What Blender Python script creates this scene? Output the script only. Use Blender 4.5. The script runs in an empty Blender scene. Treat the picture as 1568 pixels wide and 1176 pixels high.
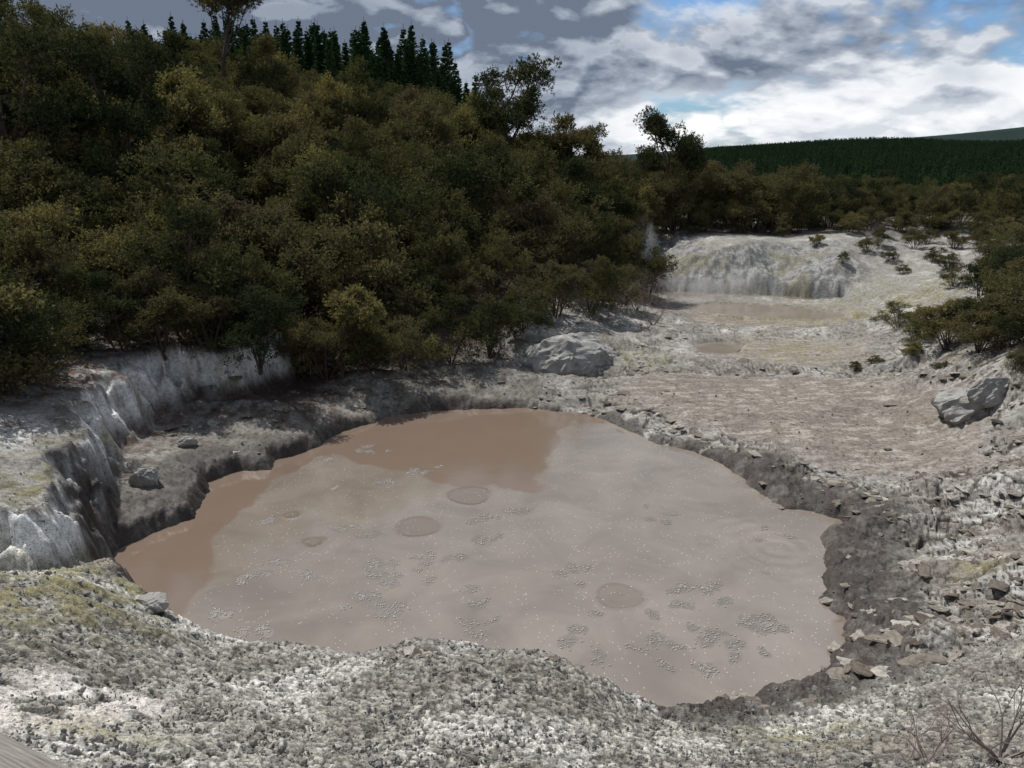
import bpy, math, numpy as np, time, bmesh
from mathutils import Vector
T0=time.time()
rng=np.random.default_rng(7)
CAMZ=5.0; PITCH=math.radians(15.9); F=1187.0
cp,sp=math.cos(PITCH),math.sin(PITCH)
# ---------- image helper: image pixel coordinates u,v + assumed height -> world x,y,z
def P(u,v,z):
    a=(u-784)/F; b=(588-v)/F
    dx,dy,dz=a,cp+b*sp,-sp+b*cp
    t=(CAMZ-z)/(-dz)
    return (dx*t,dy*t,z)
# ---------- numpy noise
def _h(ix,iy,s):
    n=(ix.astype(np.int64)*374761393+iy.astype(np.int64)*668265263+s*974634777)&0xffffffff
    n=((n^(n>>13))*1274126177)&0xffffffff
    n=((n^(n>>16))*2246822519)&0xffffffff
    n=n^(n>>15)
    return (n&0xffffff)/16777216.0
def perlin(x,y,s=0):
    x=np.asarray(x,float);y=np.asarray(y,float)
    ix=np.floor(x);iy=np.floor(y);fx=x-ix;fy=y-iy
    ux=fx*fx*fx*(fx*(fx*6-15)+10);uy=fy*fy*fy*(fy*(fy*6-15)+10)
    def g(dx,dy):
        a=_h(ix+dx,iy+dy,s)*2*np.pi
        return np.cos(a)*(fx-dx)+np.sin(a)*(fy-dy)
    a=g(0,0);b=g(1,0);c=g(0,1);d=g(1,1)
    return (a+(b-a)*ux+(c-a)*uy+(a-b-c+d)*ux*uy)*1.4
def fbm(x,y,o=4,s=0,r=.5):
    t=0;a=1;f=1
    for i in range(o):
        t=t+a*perlin(x*f+17.3*i,y*f-9.1*i,s+i*7);a*=r;f*=2.03
    return t
def voro(x,y,s=0):
    ix=np.floor(x);iy=np.floor(y)
    f1=np.full(x.shape,9.);f2=np.full(x.shape,9.);cid=np.zeros(x.shape)
    for dx in(-1,0,1):
        for dy in(-1,0,1):
            cx=ix+dx;cy=iy+dy
            hh=_h(cx,cy,s)
            d=np.hypot(cx+.1+.8*hh-x,cy+.1+.8*((hh*917.31)%1)-y)
            m=d<f1
            f2=np.where(m,f1,np.minimum(f2,d)); cid=np.where(m,(hh*5113.7)%1,cid); f1=np.where(m,d,f1)
    return f1,f2,cid
def ss(a,b,x):
    t=np.clip((x-a)/(b-a),0,1);return t*t*(3-2*t)
def sdpoly(x,y,poly):   # >0 inside
    poly=np.asarray(poly);n=len(poly)
    d=np.full(x.shape,1e18);ins=np.zeros(x.shape,bool)
    for i in range(n):
        ax,ay=poly[i];bx,by=poly[(i+1)%n]
        ex,ey=bx-ax,by-ay;L=ex*ex+ey*ey+1e-12
        t=np.clip(((x-ax)*ex+(y-ay)*ey)/L,0,1)
        d=np.minimum(d,(x-ax-ex*t)**2+(y-ay-ey*t)**2)
        c=(ay>y)!=(by>y)
        ins^=c&(x<(bx-ax)*(y-ay)/((by-ay) if by!=ay else 1e-9)+ax)
    d=np.sqrt(d);return np.where(ins,d,-d)
def PP(l,z): return [P(u,v,z)[:2] for u,v in l]

# ---------- pool outlines
pool_px=[(190,855),(215,834),(265,814),(318,797),(335,767),(332,740),(370,726),(425,724),(440,705),(500,684),(540,662),(600,644),(660,632),(720,630),(800,630),(850,634),(900,642),(935,652),(965,670),(1000,686),(1050,696),(1095,714),(1125,742),(1160,767),(1190,787),(1240,792),(1275,800),(1240,815),(1238,850),(1242,885),(1230,915),(1262,950),(1262,980),(1245,1012),(1190,1035),(1130,1055),(1060,1072),(1010,1095),(970,1095),(920,1075),(860,1045),(760,1035),(650,1025),(540,1035),(440,1030),(320,1010),(285,985),(250,965),(225,930),(205,890)]
POOL=PP(pool_px,0)
POOL2=PP([(1035,472),(1090,466),(1150,467),(1220,471),(1290,480),(1285,487),(1200,488),(1120,483)],.25)
POOL3=PP([(1070,528),(1110,524),(1135,530),(1120,540),(1080,541)],.26)
POOL4=PP([(985,449),(1010,443),(1080,449),(1180,452),(1290,461),(1285,465),(1180,457),(1080,455),(1000,456)],.25)
pools=[(POOL,0.,.45,.38),(POOL2,.25,.2,.3),(POOL3,.26,.15,.3),(POOL4,.25,.2,.3)]
# ---------- cliffs (raised plateaus)
CL1=PP([(20,815),(90,790),(128,745),(142,690),(152,640),(167,605),(200,578),(265,552),(340,548),(400,538),(440,520)],1.3)+[(-7.5,19),(-10,30),(-40,40),(-40,4),(-9,6.3)]
cb=[P(u,v,.3) for u,v in [(1000,436),(1010,441),(1060,448),(1120,450),(1180,451),(1202,447),(1240,458),(1300,464),(1350,462),(1420,452),(1470,430)]]
CL2=[(4.6,42)]+[(x,y+.45) for x,y,z in cb]+[(30,34),(60,60),(10,70)]
def steps(x,y):
    n=fbm(x*1.1,y*1.1,4,31)*.30+ np.abs(perlin(x*2.6,y*2.6,35))*.2
    s1=ss(-.30,.34,sdpoly(x,y,CL1)+n-.1)*.95
    n2=fbm(x*.4,y*.3,3,41,.4)*.9
    s2=ss(-.6,2.3+np.clip(x-10.5,0,8)*.55,sdpoly(x,y,CL2)+n2+.2)*(.70+.4*ss(5.5,9,x))
    return s1,s2
ctl=[(0,1176,2.3),(300,1176,1.95),(784,1176,1.6),(1100,1176,1.3),(1300,1176,1.2),(1568,1176,1.4),
(0,1000,1.8),(0,880,1.5),(200,1050,1.4),(110,890,1.35),(235,935,.85),(160,860,.9),(330,998,.7),(540,1020,.62),(650,1000,.72),(760,1010,.66),(870,1020,.66),(940,1055,.55),(1000,1095,.36),(1150,1070,.2),
(1260,1020,.15),(1300,1090,.42),(1450,1050,.55),(1400,950,.33),(1568,1000,.65),(1300,850,.15),(1450,850,.28),(1568,850,.45),(1300,750,.19),(1450,740,.32),(1568,740,.52),
(1130,690,.17),(1250,650,.32),(1450,660,.42),(1568,650,.9),(1000,650,.17),(900,615,.17),(1000,600,.28),(1300,590,.42),(1400,570,.6),(1480,580,1.0),(1568,560,1.6),
(750,612,.16),(600,622,.17),(450,670,.22),(380,690,.22),(300,740,.22),(250,780,.22),(200,835,.2),(300,650,.36),(380,630,.38),(480,610,.38),(640,575,.5),(760,545,.58),(860,560,.42),
(230,700,.32),(60,700,1.42),(100,620,1.45),(0,620,1.6),(40,780,1.35),(200,545,1.5),(350,530,1.45),(480,560,.62),
(950,560,.38),(1050,540,.36),(1250,520,.42),(1100,500,.36),(1250,500,.36),(1020,462,.3),(1300,472,.36),(1380,490,.65),(1450,490,1.2),(1520,480,1.8),(1568,460,2.0),(920,500,.7),(980,500,.5),
(1040,412,1.0),(1150,376,1.85),(1300,378,1.75),(1250,420,1.05),(1400,388,1.65),(1480,402,1.55),(1568,390,2.1),(1350,430,.95),(1568,330,2.6)]
cx=[];cy=[];cz=[]
for u,v,z in ctl:
    x,y,_=P(u,v,z);cx.append(x);cy.append(y);cz.append(z)
for x,y,z in [(-14,12,2.0),(-20,14,4.0),(-16,18,3.2),(-8,18,1.9),(-4,21,1.7),(0,23,1.5),(3,27,1.1),(3.5,32,1.4),
 (-27,26,8.2),(-20,34,7.8),(-13,35,7.0),(-8,35.5,6.3),(-4,35,5.2),(0,35,4.2),(3,36,2.9),(7,37,2.0),(-12,25,4.1),(-5,26,3.3),
 (-30,12,6),(-40,30,9),(-30,50,8.5),(-10,50,6),(10,48,2.0),(20,45,1.9),(30,42,2.4),(40,30,3.8),(25,20,2.9),(15,9,1.7),(14,3,2.2),
 (-10,3,2.8),(-6,5,2.2),(0,1,2.9),(1.2,0,2.9),(-1.2,0,2.9),(0,-1.2,3),(0,-6,3.2),(8,-6,3),(-8,-6,3.2),(0,-30,4),(30,-20,4),(-30,-20,5),
 (-120,120,6),(-40,120,5),(0,120,1),(60,120,-1),(0,300,-8),(150,250,-8),(-200,300,2),(400,300,-4),(0,-300,5),(-400,0,8),(400,-50,5),
 (0,4000,-10),(4000,0,0),(-4000,0,0),(0,-4000,0),(2500,3000,-5),(-2500,3000,-5)]:
    cx.append(x);cy.append(y);cz.append(z)
cx,cy,cz=map(np.array,(cx,cy,cz))
s1,s2=steps(cx,cy);cz=cz-s1-s2
def feat(x,y):
    r=np.hypot(x,y)+1e-6
    return np.stack([x/r*1.6,y/r*1.6,np.log(r+.5)*1.1],-1)
Q=feat(cx,cy);D=np.sqrt(((Q[:,None]-Q[None])**2).sum(-1)+.0004)
N=len(cx);A=np.zeros((N+1,N+1));A[:N,:N]=D-np.eye(N)*.004;A[:N,N]=1;A[N,:N]=1
W=np.linalg.solve(A,np.append(cz,0))
def base(x,y):
    q=feat(x,y).reshape(-1,3);out=np.empty(len(q))
    for i in range(0,len(q),40000):
        qq=q[i:i+40000]
        d2=np.zeros((len(qq),N))
        for k in range(3): d2+=(qq[:,k,None]-Q[None,:,k])**2
        out[i:i+40000]=np.sqrt(d2+.0004)@W[:N]+W[N]
    return out.reshape(np.shape(x))
def H(x,y,full=False,hb=None):
    x=np.atleast_1d(np.asarray(x,float));y=np.atleast_1d(np.asarray(y,float))
    h=base(x,y) if hb is None else hb
    a,b=steps(x,y);h=h+a+b
    r=np.hypot(x,y)
    h=h+fbm(x*.5,y*.5,3,3)*.05*ss(3,8,r)
    edge=None
    for k,(pl,L,dp,w) in enumerate(pools):
        d=-sdpoly(x,y,pl)
        if k==0: edge=d.copy()
        dn=d+(fbm(x*1.7,y*1.7,3,51+k)*.10 if k else fbm(x*1.2,y*1.2,3,51)*.12+fbm(x*6,y*6,3,57)*.03)
        lo=np.maximum(h,L+.06)
        s=ss(-.2,w,dn)
        hh=(L-dp)+(lo-L+dp)*s
        h=np.where(d<w*1.5,hh,h)
    th=np.arctan2(x,y)
    far=ss(260,900,r)*(17+9*np.exp(-((th-.40)/.15)**2)+5*ss(.5,.65,th))*ss(.10,.26,th)
    h=h+far
    far2=ss(1500,2600,r)*(1-ss(2600,3600,r)*.5)*(46+10*np.sin(th*7-2.2)+ 40*ss(.42,.65,th))
    h=h+far2
    if full: return h,edge,a,b
    return h
def hit(u,v,z=1.):
    for i in range(25):
        x,y,_=P(u,v,min(z,4.2)); z=.5*z+.5*float(H(x,y)[0])
    x,y,_=P(u,v,z);return x,y,z
# ---------- mesh helper
def mkmesh(name,V,Fc,attrs=None,smooth=False,mats=(),mi=None,parent=None,link=True):
    V=np.asarray(V,np.float32);Fc=np.asarray(Fc,np.int32)
    me=bpy.data.meshes.new(name);n,k=Fc.shape
    me.vertices.add(len(V));me.vertices.foreach_set('co',V.ravel())
    me.loops.add(n*k);me.loops.foreach_set('vertex_index',Fc.ravel())
    me.polygons.add(n);me.polygons.foreach_set('loop_start',np.arange(0,n*k,k,dtype=np.int32))
    me.polygons.foreach_set('use_smooth',np.full(n,smooth))
    for m in mats: me.materials.append(m)
    if mi is not None: me.polygons.foreach_set('material_index',np.asarray(mi,np.int32))
    me.update(calc_edges=True)
    for an,(ty,arr) in (attrs or {}).items():
        at=me.attributes.new(an,ty,'POINT')
        at.data.foreach_set('color' if ty=='FLOAT_COLOR' else 'value',np.asarray(arr,np.float32).ravel())
    ob=bpy.data.objects.new(name,me)
    if link: bpy.context.scene.collection.objects.link(ob)
    if parent: ob.parent=parent
    return ob
# ---------- materials
def newmat(n):
    m=bpy.data.materials.new(n);m.use_nodes=True;nt=m.node_tree;nt.nodes.clear();return m,nt
class NT:
    def __init__(s,nt): s.nt=nt
    def n(s,t,**k):
        nd=s.nt.nodes.new(t)
        for a,b in k.items(): setattr(nd,a,b)
        return nd
    def l(s,a,b): s.nt.links.new(a,b)
    def math(s,op,a,b=None,c=None,clamp=False):
        nd=s.nt.nodes.new('ShaderNodeMath');nd.operation=op;nd.use_clamp=clamp
        for i,v in enumerate((a,b,c)):
            if v is None: continue
            if isinstance(v,(int,float)): nd.inputs[i].default_value=v
            else: s.l(v,nd.inputs[i])
        return nd.outputs[0]
    def mix(s,f,a,b,mode='MIX'):
        nd=s.nt.nodes.new('ShaderNodeMix');nd.data_type='RGBA';nd.blend_type=mode
        for i,v in ((0,f),(6,a),(7,b)):
            if isinstance(v,(int,float)): nd.inputs[i].default_value=v
            elif isinstance(v,tuple): nd.inputs[i].default_value=v if len(v)==4 else (*v,1)
            else: s.l(v,nd.inputs[i])
        return nd.outputs[2]
    def ramp(s,f,st):
        nd=s.nt.nodes.new('ShaderNodeValToRGB');e=nd.color_ramp.elements
        while len(e)<len(st): e.new(.5)
        for i,(p,c) in enumerate(st):
            e[i].position=p;e[i].color=c if isinstance(c,tuple) else (c,c,c,1)
        s.l(f,nd.inputs[0]);return nd.outputs[0]
    def noise(s,vec,scale,detail=4,rough=.5,dist=0):
        nd=s.nt.nodes.new('ShaderNodeTexNoise');nd.inputs['Scale'].default_value=scale;nd.inputs['Detail'].default_value=detail
        nd.inputs['Roughness'].default_value=rough;nd.inputs['Distortion'].default_value=dist
        if vec is not None: s.l(vec,nd.inputs['Vector'])
        return nd.outputs['Fac']
def ground_mat():
    m,nt=newmat('sinter_ground');g=NT(nt)
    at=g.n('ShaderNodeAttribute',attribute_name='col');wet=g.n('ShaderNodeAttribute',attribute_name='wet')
    pos=g.n('ShaderNodeNewGeometry').outputs['Position']
    n1=g.noise(pos,14,4,.65);n2=g.noise(pos,70,2,.6)
    v=g.ramp(n1,[(.3,.55),(.5,1.0),(.72,1.32)])
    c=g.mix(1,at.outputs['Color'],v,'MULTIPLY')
    v2=g.ramp(n2,[(.32,.6),(.5,1.0),(.7,1.3)])
    c=g.mix(.9,c,v2,'MULTIPLY')
    b=g.n('ShaderNodeBump');b.inputs['Strength'].default_value=.85;b.inputs['Distance'].default_value=.028
    g.l(g.math('ADD',g.math('MULTIPLY',n1,1.0),g.math('MULTIPLY',n2,.5)),b.inputs['Height'])
    p=g.n('ShaderNodeBsdfPrincipled');g.l(c,p.inputs['Base Color']);g.l(b.outputs[0],p.inputs['Normal'])
    g.l(g.math('MULTIPLY_ADD',wet.outputs['Fac'],-.40,.95),p.inputs['Roughness']);g.l(g.math('MULTIPLY_ADD',wet.outputs['Fac'],.2,.1),p.inputs['Specular IOR Level'])
    o=g.n('ShaderNodeOutputMaterial');g.l(p.outputs[0],o.inputs[0]);return m
def leaf_mat(name,cols,trans=.3,inst=.6):
    m,nt=newmat(name);g=NT(nt)
    at=g.n('ShaderNodeAttribute',attribute_name='tint').outputs['Fac']
    oi=g.n('ShaderNodeObjectInfo').outputs['Random']
    f=g.math('ADD',g.math('MULTIPLY',at,1-inst),g.math('MULTIPLY',oi,inst))
    k=len(cols);c=g.ramp(f,[(.15+.7*i/(k-1),(*cc,1)) for i,cc in enumerate(cols)])
    d=g.n('ShaderNodeBsdfDiffuse');g.l(c,d.inputs['Color']);d.inputs['Roughness'].default_value=.4
    t=g.n('ShaderNodeBsdfTranslucent');g.l(g.mix(1,c,(1.12,1.1,.8,1),'MULTIPLY'),t.inputs[0])
    mx=g.n('ShaderNodeMixShader');mx.inputs[0].default_value=trans
    g.l(d.outputs[0],mx.inputs[1]);g.l(t.outputs[0],mx.inputs[2])
    o=g.n('ShaderNodeOutputMaterial');g.l(mx.outputs[0],o.inputs[0]);return m
def simple_mat(name,c1,c2,scale=8,rough=.85,bump=.3,stretch=None,spec=.25,vary=0):
    m,nt=newmat(name);g=NT(nt)
    tc=g.n('ShaderNodeTexCoord').outputs['Object']
    if stretch:
        mp=g.n('ShaderNodeMapping');mp.inputs['Scale'].default_value=stretch;g.l(tc,mp.inputs[0]);tc=mp.outputs[0]
    n=g.noise(tc,scale,6,.68)
    c=g.mix(g.ramp(n,[(.3,0.),(.7,1.)]),(*c1,1),(*c2,1))
    if vary:
        r=g.n('ShaderNodeObjectInfo').outputs['Random']
        c=g.mix(1,c,g.ramp(r,[(0,(.28,.24,.21,1)),(.6,(.62,.57,.52,1)),(1,(1.1,1.08,1.03,1))]),'MULTIPLY')
    b=g.n('ShaderNodeBump');b.inputs['Strength'].default_value=bump;b.inputs['Distance'].default_value=.03;g.l(n,b.inputs['Height'])
    p=g.n('ShaderNodeBsdfPrincipled');g.l(c,p.inputs['Base Color']);p.inputs['Roughness'].default_value=rough;g.l(b.outputs[0],p.inputs['Normal'])
    p.inputs['Specular IOR Level'].default_value=spec
    o=g.n('ShaderNodeOutputMaterial');g.l(p.outputs[0],o.inputs[0]);return m
M_ground=ground_mat()
M_bush=leaf_mat('manuka_leaf',[(.036,.046,.027),(.074,.080,.038),(.128,.124,.055),(.108,.086,.060),(.225,.205,.082)],.28,.5)
M_pine=leaf_mat('pine_needle',[(.020,.044,.020),(.038,.074,.032),(.060,.096,.040)],.15,.5)
M_plant=leaf_mat('plantation_needle',[(.016,.038,.017),(.026,.056,.025),(.040,.072,.030)],.15,.6)
M_bark=simple_mat('bark',(.05,.036,.03),(.12,.09,.075),12)
M_twig=simple_mat('dry_twig',(.13,.095,.085),(.25,.2,.185),12)
M_rock=simple_mat('sinter_rock',(.16,.155,.145),(.40,.39,.365),4,.9,.8)
M_slab=simple_mat('sinter_slab',(.20,.185,.165),(.46,.445,.41),3,.9,.7,None,.2,1)
M_wood=simple_mat('weathered_wood',(.14,.12,.10),(.36,.33,.3),9,.8,.5,(1.2,30,30))

# ---------- terrain sheet
ths=np.radians(np.concatenate([np.linspace(-180,-42,30)[:-1],np.linspace(-42,42,1081),np.linspace(42,180,30)[1:]]))
rs=np.concatenate([np.geomspace(.35,2.7,12)[:-1],np.geomspace(2.7,60,1001),np.geomspace(60,6000,81)[1:]])
TH,R=np.meshgrid(ths,rs);X=R*np.sin(TH);Y=R*np.cos(TH)
ri=np.unique(np.append(np.arange(0,len(rs),5),len(rs)-1));ti=np.unique(np.append(np.arange(0,len(ths),5),len(ths)-1))
cb_=base(X[np.ix_(ri,ti)],Y[np.ix_(ri,ti)])
tmp=np.stack([np.interp(np.arange(len(ths)),ti,row) for row in cb_])
k=np.clip(np.searchsorted(ri,np.arange(len(rs)),side='right')-1,0,len(ri)-2)
f=((np.arange(len(rs))-ri[k])/(ri[k+1]-ri[k]))[:,None]
HB=tmp[k]*(1-f)+tmp[k+1]*f
Z,ED,S1,S2=H(X,Y,True,HB)
near=1-ss(42,58,R)
BUSH=PP([(-200,640),(0,606),(60,582),(110,530)],1.5)+PP([(200,534),(300,534),(440,545)],1.45)+PP([(500,566),(560,562),(650,552),(760,528),(840,484),(900,472),(990,456),(1002,438)],.6)+[(5.2,33),(7,35),(12,34.5),(20,36),(26,34),(34,30),(60,40),(60,75),(0,80),(-50,70),(-60,10),(-14,8)]
bd=sdpoly(X,Y,BUSH)
def blob(u,v,z,r):
    x,y,_=P(u,v,z);return np.exp(-((X-x)**2+(Y-y)**2)/(r*r))
def blobs(l):
    t=0
    for a in l:t=t+blob(*a)
    return np.clip(t,0,1)
nA=fbm(X*.8,Y*.8,5,60);nB=fbm(X*3.1,Y*3.1,5,70);nC=fbm(X*9,Y*9,3,80)
gravelF=ss(7.4,5.6,Y+nA*.5-ss(-1,-4,X)*1.5)
FLATP=PP([(940,585),(1000,572),(1130,570),(1200,575),(1330,585),(1440,630),(1510,680),(1480,715),(1350,712),(1250,690),(1150,668),(1080,640),(1000,612)],.38)
FLAT2=PP([(1010,462),(1100,458),(1300,470),(1310,492),(1250,500),(1100,500),(1030,485)],.3)
FLAT3=PP([(1060,520),(1150,515),(1330,535),(1300,560),(1180,560),(1080,548)],.38)
flat=ss(-.5,.5,sdpoly(X,Y,FLATP)+nA*.55+nB*.12)
flat=np.maximum(flat,ss(-.4,.5,sdpoly(X,Y,FLAT2)+nA*.4)); flat=np.maximum(flat,.8*ss(-.4,.5,sdpoly(X,Y,FLAT3)+nA*.5))
shelfw=.30+1.1*blobs([(1200,800,.2,1.6),(1290,900,.2,1.4),(1270,760,.2,1.6),(1150,740,.2,1.2),(1330,960,.2,1.1),(1100,1090,.2,.7),(1250,1030,.2,.9),(230,790,.2,1.6),(330,720,.2,1.5)])
shelfw=shelfw*ss(6.1,6.9,Y+ss(1.,1.6,X)*2)+.02
mud=(1-ss(.5,1.,(ED+nB*.35+nA*.15)/shelfw))*(ED>-.3)
rightside=ss(.8,2.6,X)*(1-gravelF)*(1-flat*.95)*(1-ss(15,19,Y))
backl=ss(12,14.5,Y)*(1-flat*.95)*ss(-8,-6,X)*(1-ss(24,29,Y))
ledz=np.clip(rightside+.5*backl,0,1)
lz=ledz*(1-.5*mud)
# stacked crust sheets: long curved broken ledges
t=(fbm(X*.55+3,Y*.8,3,95,.36))*7.
fr=t-np.floor(t);led=(np.floor(t)+ss(.0,.12,fr)+fr*.15)/7.
t2=(fbm(X*1.3+Y*.5,Y*2.0-X*.3,3,99,.38)+.02*nB)*3.
fr2=t2-np.floor(t2);led2=(np.floor(t2)+ss(.0,.12,fr2))/3.
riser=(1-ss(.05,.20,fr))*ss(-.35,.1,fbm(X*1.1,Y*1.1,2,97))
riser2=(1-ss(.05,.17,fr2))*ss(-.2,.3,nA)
ledamp=np.clip(.95*lz+.10*(1-gravelF)*(1-mud),0,1)*near*ss(.0,.6,ED)*(1-flat*.9)
warp=fbm(X*1.5,Y*1.5,2,90)
f1,f2,cid=voro(X*1.3+warp*.3,Y*1.8+nB*.08,11)
slab=ss(.0,.10,f2-f1)
g1,g2,gid=voro(X*3.6+warp*.6,Y*4.6+nB*.12,15)
slab2=ss(0,.13,g2-g1)
v1,v2,vid=voro(X*20+nB*1.2,Y*20+nC*.5,21)
w1,w2,wid=voro(X*44,Y*44,25)
peb=np.sqrt(np.clip(1-(v1*1.35)**2,0,1))*(.02+1.25*vid**1.6)
peb2=np.sqrt(np.clip(1-(w1*1.35)**2,0,1))*(.3+wid)
outside=ss(-.05,.12,ED)
gm=np.clip(.10+gravelF*.9+.5*ss(.1,.6,nA)*(1-.8*ledz)+ss(0,1.5,bd)*.2,0,1)*(1-flat*.95)*(1-.6*ss(12,18,Y))
gsub=(.55+.45*ss(-.35,.25,fbm(X*1.9,Y*1.9,3,181)))
gentle=1-.6*ss(9,15,Y)
det=led*ledamp*.30+led2*ledamp*.08-.02*lz
det+=outside*near*gentle*(1-gravelF*.9)*(1-flat)*((slab-1)*(.008+.028*lz)+lz*(cid-.5)*.035)
det+=outside*near*gentle*(1-flat*.9)*((slab2-1)*(.004+.014*lz)+lz*(gid-.5)*.016)
det+=outside*near*gm*gsub*(peb*.032+peb2*.010)
det+=outside*near*(nB*(.014+.022*gravelF)+nC*.006)*(1-flat*.85)
m1,m2,mid=voro(X*7+nC*.2,Y*7,27)
det+=outside*mud*gentle*(np.clip(1-m1*m1*1.6,0,1)*.05*(mid+.2)+nC*.016)*ss(0.02,.25,ED)
for pl in (POOL2,POOL3,POOL4): det*=ss(-.1,.25,-sdpoly(X,Y,pl))
a1=S1/.95;a2=S2/1.10
face=ss(.10,.45,a1)*(1-ss(.8,.98,a1))+ss(.04,.25,a2)*(1-ss(.88,.99,a2))*ss(4.8,6,X)*(1-ss(11.5,14,X)*.6)
face=np.clip(face,0,1)
det*=1-.7*face
gul=np.abs(fbm(X*.9,Y*.5,3,160,.45))
det+=face*near*np.where(Y>20,(-.10*(1-ss(0,.4,gul))+.05*nB+.02*nC),nB*.10+nC*.04)
Z=Z+det
# ---------- colours
def C(c): return np.array(c)[None,None,:]
def mixc(a,b,f): return a+(b-a)*np.clip(f,0,1)[...,None]
col=np.zeros(X.shape+(3,))+C((.28,.267,.245))
col=mixc(col,C((.48,.47,.445)),ss(-.05,.6,nA+.3*nB))
col=mixc(col,C((.16,.142,.125)),ss(.0,.6,nB-.3*nA)*.8)
col=mixc(col,C((.30,.287,.25)),gravelF*.75)
col=mixc(col,C((.50,.49,.455)),gravelF*ss(.0,.6,nA)*.6)
col=mixc(col,C((.17,.152,.13)),gravelF*ss(.0,.5,-nA+.35*nB)*.65)
col*= (1+ (gm*.9*(vid-.5)+ .4*gm*(wid-.5)))[...,None]
col=mixc(col,col*.36,gm*ss(.36,.62,v1)*.85)  # darkens the gaps between pebbles: shade painted into the colour
col*= (1+ledz*.4*(cid-.5)+ledz*.35*(gid-.5))[...,None]
col=mixc(col,C((.20,.175,.15)),ledz*ss(-.3,.35,fbm(X*.9,Y*1.5,4,123))*.75)
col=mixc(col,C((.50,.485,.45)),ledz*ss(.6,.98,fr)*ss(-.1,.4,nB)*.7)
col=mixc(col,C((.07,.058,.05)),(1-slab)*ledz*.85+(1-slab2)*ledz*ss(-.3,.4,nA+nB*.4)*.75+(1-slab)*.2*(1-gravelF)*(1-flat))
col=mixc(col,C((.060,.050,.043)),np.maximum(riser,riser2*.85)*ledz*.95)  # dark riser tint stands in for shade under the ledge edges
flown=fbm(X*2.2,Y*5.5,5,150,.6)
fl=mixc(C((.21,.178,.15)),C((.38,.35,.31)),ss(-.05,.5,flown)*.75)
fl=mixc(fl,C((.15,.125,.106)),ss(.0,.5,nA)*.5)
fl=mixc(fl,C((.11,.092,.08)),(1-ss(0,.07,f2-f1))*.6)
col=mixc(col,fl,flat*.95)
col=mixc(col,C((.60,.56,.52)),blobs([(90,1100,1.9,.5),(30,1080,2,.5),(160,1070,1.6,.4)])*ss(-.3,.2,nB))
ochre=blobs([(60,880,1.3,.8),(130,900,1.2,.6),(20,940,1.5,.7),(150,1140,1.9,.35),(1230,405,1.9,2.5),(1150,375,2.0,1.6),(1340,400,1.8,2.5),(1400,420,1.6,1.5),(980,548,.4,1.0),(660,565,.6,1.),(540,600,.5,1.0),(1220,535,.4,1.3),(90,760,1.2,.6),(130,730,1,.6),(1480,880,.4,.3),(1230,1130,.6,.4)])
col=mixc(col,C((.22,.20,.105)),ochre*ss(-.3,.3,nB)*.75)
shelf=blobs([(350,660,.4,2.2),(450,620,.4,2.4),(600,600,.4,2.4),(280,700,.3,1.4),(700,570,.6,2.2)])
col=mixc(col,C((.13,.115,.10)),shelf*(.5+.5*ss(-.2,.4,nB)))
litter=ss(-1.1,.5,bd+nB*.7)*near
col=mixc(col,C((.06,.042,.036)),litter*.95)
col=mixc(col,C((.13,.085,.075)),blobs([(80,590,1.4,1.4),(120,560,1.5,1.4)])*ss(-.2,.3,nB)*.8)
stre=fbm(X*3.2,Y*3.2,5,130,.6)
f1c=mixc(C((.75,.755,.74)),C((.36,.35,.33)),ss(.05,.7,stre))
f1c=mixc(f1c,C((.40,.35,.23)),ss(.2,.6,nA)*.6)
f1c=mixc(f1c,C((.15,.13,.11)),ss(-4.4,-3.4,X)*.85)  # right-hand stretch of the wall painted dark as its shadow
f2c=mixc(C((.29,.29,.28)),C((.14,.135,.13)),ss(-.35,.4,stre))  # back cliff face: grey lowered so the colour carries its shaded side
f2c=mixc(f2c,C((.19,.175,.11)),ss(0,.5,nA)*.6)
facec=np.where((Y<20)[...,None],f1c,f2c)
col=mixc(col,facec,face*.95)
col=mixc(col,C((.25,.24,.215)),ss(24,26,Y)*ss(4,6,X)*(1-face)*ss(-.5,.2,nB)*.6)
col=mixc(col,C((.052,.042,.036)),mud*(.74+.26*ss(-.4,.1,nB)))
col=mixc(col,C((.17,.135,.115)),(1-ss(.0,.09,ED+nB*.05))*.7)
veg=ss(48,70,R)
col=mixc(col,C((.014,.026,.012)),veg)
col=mixc(col,C((.012,.026,.020))*(1+.35*np.clip(fbm(X*.006,Y*.006,4,170),-1,1))[...,None],ss(1300,1500,R))
wet=np.clip(mud,0,1)
nr,nc=X.shape
V=np.stack([X,Y,Z],-1).reshape(-1,3)
idx=np.arange(nr*nc).reshape(nr,nc)
Fq=np.stack([idx[:-1,:-1],idx[:-1,1:],idx[1:,1:],idx[1:,:-1]],-1).reshape(-1,4)[:, ::-1]
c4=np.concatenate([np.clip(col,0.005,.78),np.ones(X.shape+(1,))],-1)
mkmesh('ground',V,Fq,{'col':('FLOAT_COLOR',c4),'wet':('FLOAT',wet)},True,[M_ground])

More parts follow.
